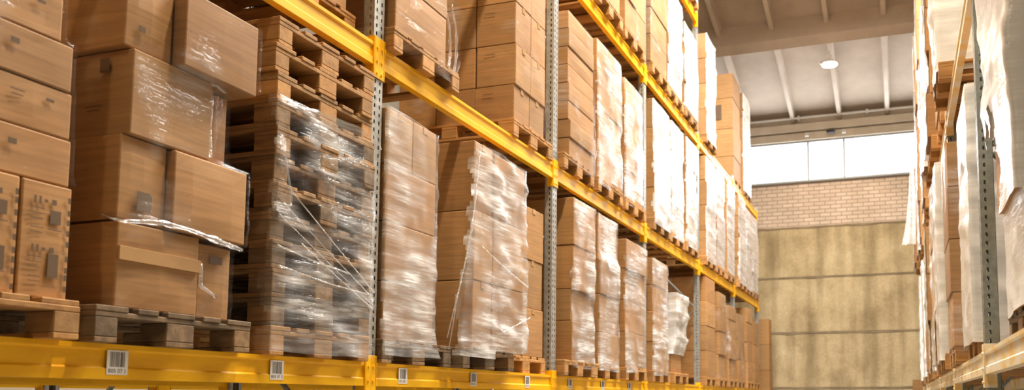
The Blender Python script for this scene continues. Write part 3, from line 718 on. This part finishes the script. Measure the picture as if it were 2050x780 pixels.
S = [('near load of third bay, middle shelf', 7.14, 7.84, [.18] * 8, 'film', 7.42, 1, 1), ('middle load of third bay, middle shelf', 7.93, 8.70, [.38, .38, .38, .36], 'glare_milk', 8.32, 2, 0), ('far load of third bay, middle shelf', 8.8, 9.5, [.34, .36, .36, .34], 'glare_milk', 9.2, 2, 0),
     ('near load of fourth bay, middle shelf', 9.98, 10.76, [.40, .38, .40, .40], 'pale', 10.36, 1, 1), ('middle load of fourth bay, middle shelf', 10.88, 11.55, [.40, .38, .40, .40], 'pale', 11.22, 1, 0), ('far load of fourth bay, middle shelf', 11.65, 12.3, [.40, .38, .40, .40], 'pale', 12.0, 1, 0),
     ('near load of fifth bay, middle shelf', 12.95, 13.65, [.42, .42, .42, .4], 'pale', 13.3, 1, 1), ('middle load of fifth bay, middle shelf', 13.8, 14.5, [.42, .42, .42, .42], 'pale', 14.15, 1, 0), ('far load of fifth bay, middle shelf', 14.65, 15.35, [.42, .42, .42, .42], 'pale', 15, 1, 0),
     ('near load of last bay, middle shelf', 15.75, 16.45, [.42, .42, .42, .42], 'pale', 16.1, 1, 0), ('middle load of last bay, middle shelf', 16.6, 17.3, [.42, .42, .42, .36], 'pale', 17, 1, 0), ('far load of last bay, middle shelf', 17.45, 18.15, [.42, .42, .42, .4], 'pale', 17.84, 1, 0)]
for wh, a, b, rows, fm, pc, nc, bk in S:
    load(wh, 'stacked brown', mid, XF + rnd.uniform(-.03, .02), a, b, LV[2], rows, nc, .55, bk, film_=fm, pal=pc, parts=b < 9, jit=.014, crease=.012)
# -- upper shelf
S = [('near load of third bay, upper shelf', 7.9, 8.65, [.42, .4, .4], None, 8.3, 1, 0), ('far load of third bay, upper shelf', 8.82, 9.62, [.36, .36, .36, .36, .3], 'film', 9.2, 2, 1),
     ('near load of fourth bay, upper shelf', 9.88, 10.66, [.36, .36, .36, .34], 'film', 10.3, 1, 0), ('middle load of fourth bay, upper shelf', 10.74, 11.5, [.36, .36, .36, .36], 'pale', 11.15, 1, 0), ('far load of fourth bay, upper shelf', 11.6, 12.4, [.36, .36, .36, .22], 'pale', 12.02, 1, 0),
     ('only load of fifth bay, upper shelf', 13.0, 13.7, [.43, .43, .43, .43], 'pale', 13.36, 1, 1)]
for wh, a, b, rows, fm, pc, nc, bk in S:
    load(wh, 'stacked brown', up, XF + rnd.uniform(-.02, .02), a, b, LV[3], rows, nc, .55, bk, film_=fm, pal=pc, parts=b < 9, jit=.014, crease=.012)
mk = lambda i, c: {'-y': [(.45, .55, .16, .30)]} if i == 2 else None
load('tall last stack before the far window, upper shelf', 'big brown', up, -3.02, 15.72, 16.5, LV[3], [.42, .55, .62, .5], 1, .55, 1, film_=None, pal=16.12, parts=False, marks=mk)
load('load beside the tall last stack, upper shelf', 'white-lit brown', up, -2.98, 16.6, 17.4, LV[3], [.5, .5, .5, .5], 1, .55, 0, film_='white_film', pal=17, parts=False)
load('single load on the topmost shelf', 'small brown', 'topmost shelf', XF, 11.75, 12.45, LV[4], [.35, .35], 1, .55, 0, film_='glare_milk', pal=12.08, parts=False)
# -- cartons stacked on the floor by the far wall
for k in range(6): carton(-3.42, -2.98, 19.75, 20.2, -1.75 + .612 * k, -1.75 + .612 * (k + 1), f'orange-brown carton, {row_word(k, 6)}, narrow stack on the floor past the yellow rack', 'cartons stacked by the far wall')
for k in range(4): carton(.24, .66, 19.7, 20.2, -1.75 + .55 * k, -1.75 + .55 * (k + 1), f'orange-brown carton, {row_word(k, 4)}, short floor stack past the worn rack', 'cartons stacked by the far wall')

# =================================================================== loads on the worn rack
wr = 'worn rack'
R1 = load('nearest load, worn rack', 'pale', 'the worn rack', .50, 3.55, 4.42, RV[1], [.50, .62, .45, .43], 1, .6, side=1, pal=4.1, old=True, film_=None, jit=.02)
R1u = [b for b in R1 if b[4] > .85]
wrap([(b[0] - .02, b[1], b[2], b[3] + .04, b[4] + .28 if b[4] < 1.0 else b[4], b[5]) for b in R1u], .84, 2.40, 'bright_film', 'big baggy white film hanging off the load beside the camera', crease=.018, dz=.04,
     flare=lambda z, x, y: (-.045 * max(0, min(1, (z - 1.15) / .7)) if x < .6 else 0, .10 * max(0, min(1, (z - 1.3) / .6)) if y > 4.2 else 0), hide=lambda x, y, z: z < 1.30 + .06 * math.sin(y * 31) and y > 4.02 + .05 * math.sin(z * 17))
wrap([R1[0]], .40, .92, 'bright_film', 'pale film around the bottom carton beside the camera, worn rack', crease=.01)
load('rounded white load behind the near grey post, worn rack', 'film-covered', 'the worn rack', .43, 5.38, 6.2, RV[1], [.4, .4, .4, .35], 1, .6, side=1, pal=5.8, film_='bright_film', crease=.015, torn=False)
T2 = load('bare brown load beyond the rounded white one, worn rack', 'plain brown', 'the worn rack', .385, 6.86, 7.6, RV[1], [.42, .42, .42, .36], 1, .5, side=1, pal=7.3, film_='film',
     marks=lambda i, c: None)
ys = [(7.98, 8.7), (8.9, 9.6), (9.8, 10.5), (10.75, 11.45), (11.65, 12.35), (12.55, 13.3), (13.55, 14.3), (14.5, 15.2), (15.35, 16.1), (16.35, 17.0), (17.2, 17.9), (18.1, 18.8)]
wds = ['first', 'second', 'third', 'fourth', 'fifth', 'sixth', 'seventh', 'eighth', 'ninth', 'tenth', 'eleventh', 'twelfth']
rr = random.Random(4)
for i, (a, b) in enumerate(ys):
    nr = 4 if i < 4 else 3; h = rr.uniform(1.72, 1.95) / nr
    load(f'{wds[i]} load past the bare brown one, worn rack', 'stacked', 'the worn rack', rr.uniform(.35, .43), a, b, RV[1], [h] * nr, 1, .5, side=1, pal=(a + b) / 2, parts=i < 2, film_=('bright_film', 'white_film', None)[i % 3], jit=.015, crease=.02)
for i, (a, b) in enumerate([(6.95, 7.65)] + ys[:11]):
    nr = 4 if i < 3 else 3; h = rr.uniform(1.75, 1.95) / nr
    load(f'{wds[i]} load along the raised shelf, worn rack', 'stacked', 'the worn rack raised shelf', rr.uniform(.32, .42), a, b, RV[2], [h] * nr, 1, .5, side=1, pal=(a + b) / 2, parts=False, film_=('bright_film', None, 'white_film')[i % 3], jit=.015, crease=.02)
for i, (a, b) in enumerate(ys[5:10]):
    load(f'{wds[i]} load along the highest shelf, worn rack', 'stacked', 'the worn rack highest shelf', rr.uniform(.34, .42), a, b, RV[3], [.6, .6], 1, .5, side=1, pal=(a + b) / 2, parts=False, film_=('glare_milk', None)[i % 2], jit=.015)
# torn film tail hanging into the aisle at the far end of the worn rack
t = MB(); V = []; n = 14; mcol = 7
for i in range(n + 1):
    f_ = i / n; wdt = .10 + .16 * f_ ** 2.2
    for j in range(mcol + 1):
        u = j / mcol - .5
        V.append((-u * wdt - .10 * f_ ** 2, .03 * math.sin(u * 9 + f_ * 5) + .04 * noise.noise(Vector((u * 4, f_ * 6, 1))), -1.6 * f_ + .04 * noise.noise(Vector((u * 7, 3, f_ * 4)))))
F = [[i * (mcol + 1) + j, i * (mcol + 1) + j + 1, (i + 1) * (mcol + 1) + j + 1, (i + 1) * (mcol + 1) + j] for i in range(n) for j in range(mcol)]
t.add(V, F)
tag(t.build('film_tail', M['white_film'], None, (.30, 16.5, 4.55 + H), True), 'torn white film tail dangling into the aisle off the raised shelf', 'plastic wrap')

# =================================================================== light, sky, camera
W = bpy.data.worlds.new('sky'); SC.world = W; W.use_nodes = True
nt = W.node_tree; nt.nodes.clear(); o = N(nt, 'ShaderNodeOutputWorld'); bg = N(nt, 'ShaderNodeBackground', Strength=2.6); bg.inputs[0].default_value = (.93, .97, 1, 1); L(nt, bg, 0, o, 0)
def area(name, loc, rot, sx, sy, power, col):
    l = bpy.data.lights.new(name, 'AREA'); l.shape = 'RECTANGLE'; l.size = sx; l.size_y = sy; l.energy = power; l.color = col
    q = bpy.data.objects.new(name, l); C.objects.link(q); q.location = loc; q.rotation_euler = rot; return q
area('window_daylight', (0, YW + .06, 5.9 + H), (math.radians(-90), 0, 0), 19, .98, 560, (.97, .98, 1))
area('added_rooflight_fill', (-.8, 10.5, ceil_z(10.5) + H + .3), (math.atan(-.24), 0, 0), 4.6, 5.6, 2500, (1, .95, .86))  # light of the added roof light
cam = bpy.data.cameras.new('camera'); co = bpy.data.objects.new('camera', cam); C.objects.link(co); SC.camera = co
cam.sensor_fit = 'HORIZONTAL'; cam.sensor_width = 36; cam.lens = 1663 / 2050 * 36
cam.shift_x = (1025 - 1278) / 2050; cam.shift_y = (653 - 390) / 2050
co.location = (0, 0, H); co.rotation_euler = (math.radians(90 + 5.0173), 0, math.radians(17.5512))
cam.clip_start = .05
cam.dof.use_dof = True; cam.dof.focus_distance = 5.2; cam.dof.aperture_fstop = 2.4
SC.view_settings.view_transform = 'Standard'; SC.view_settings.look = 'None'; SC.view_settings.gamma = 1; SC.view_settings.use_curve_mapping = False
SC.view_settings.exposure = 0.62
cy = SC.cycles
cy.max_bounces = 7; cy.diffuse_bounces = 4; cy.glossy_bounces = 3; cy.transmission_bounces = 2; cy.transparent_max_bounces = 14
cy.caustics_reflective = False; cy.caustics_refractive = False; cy.sample_clamp_indirect = 6; cy.use_denoising = True
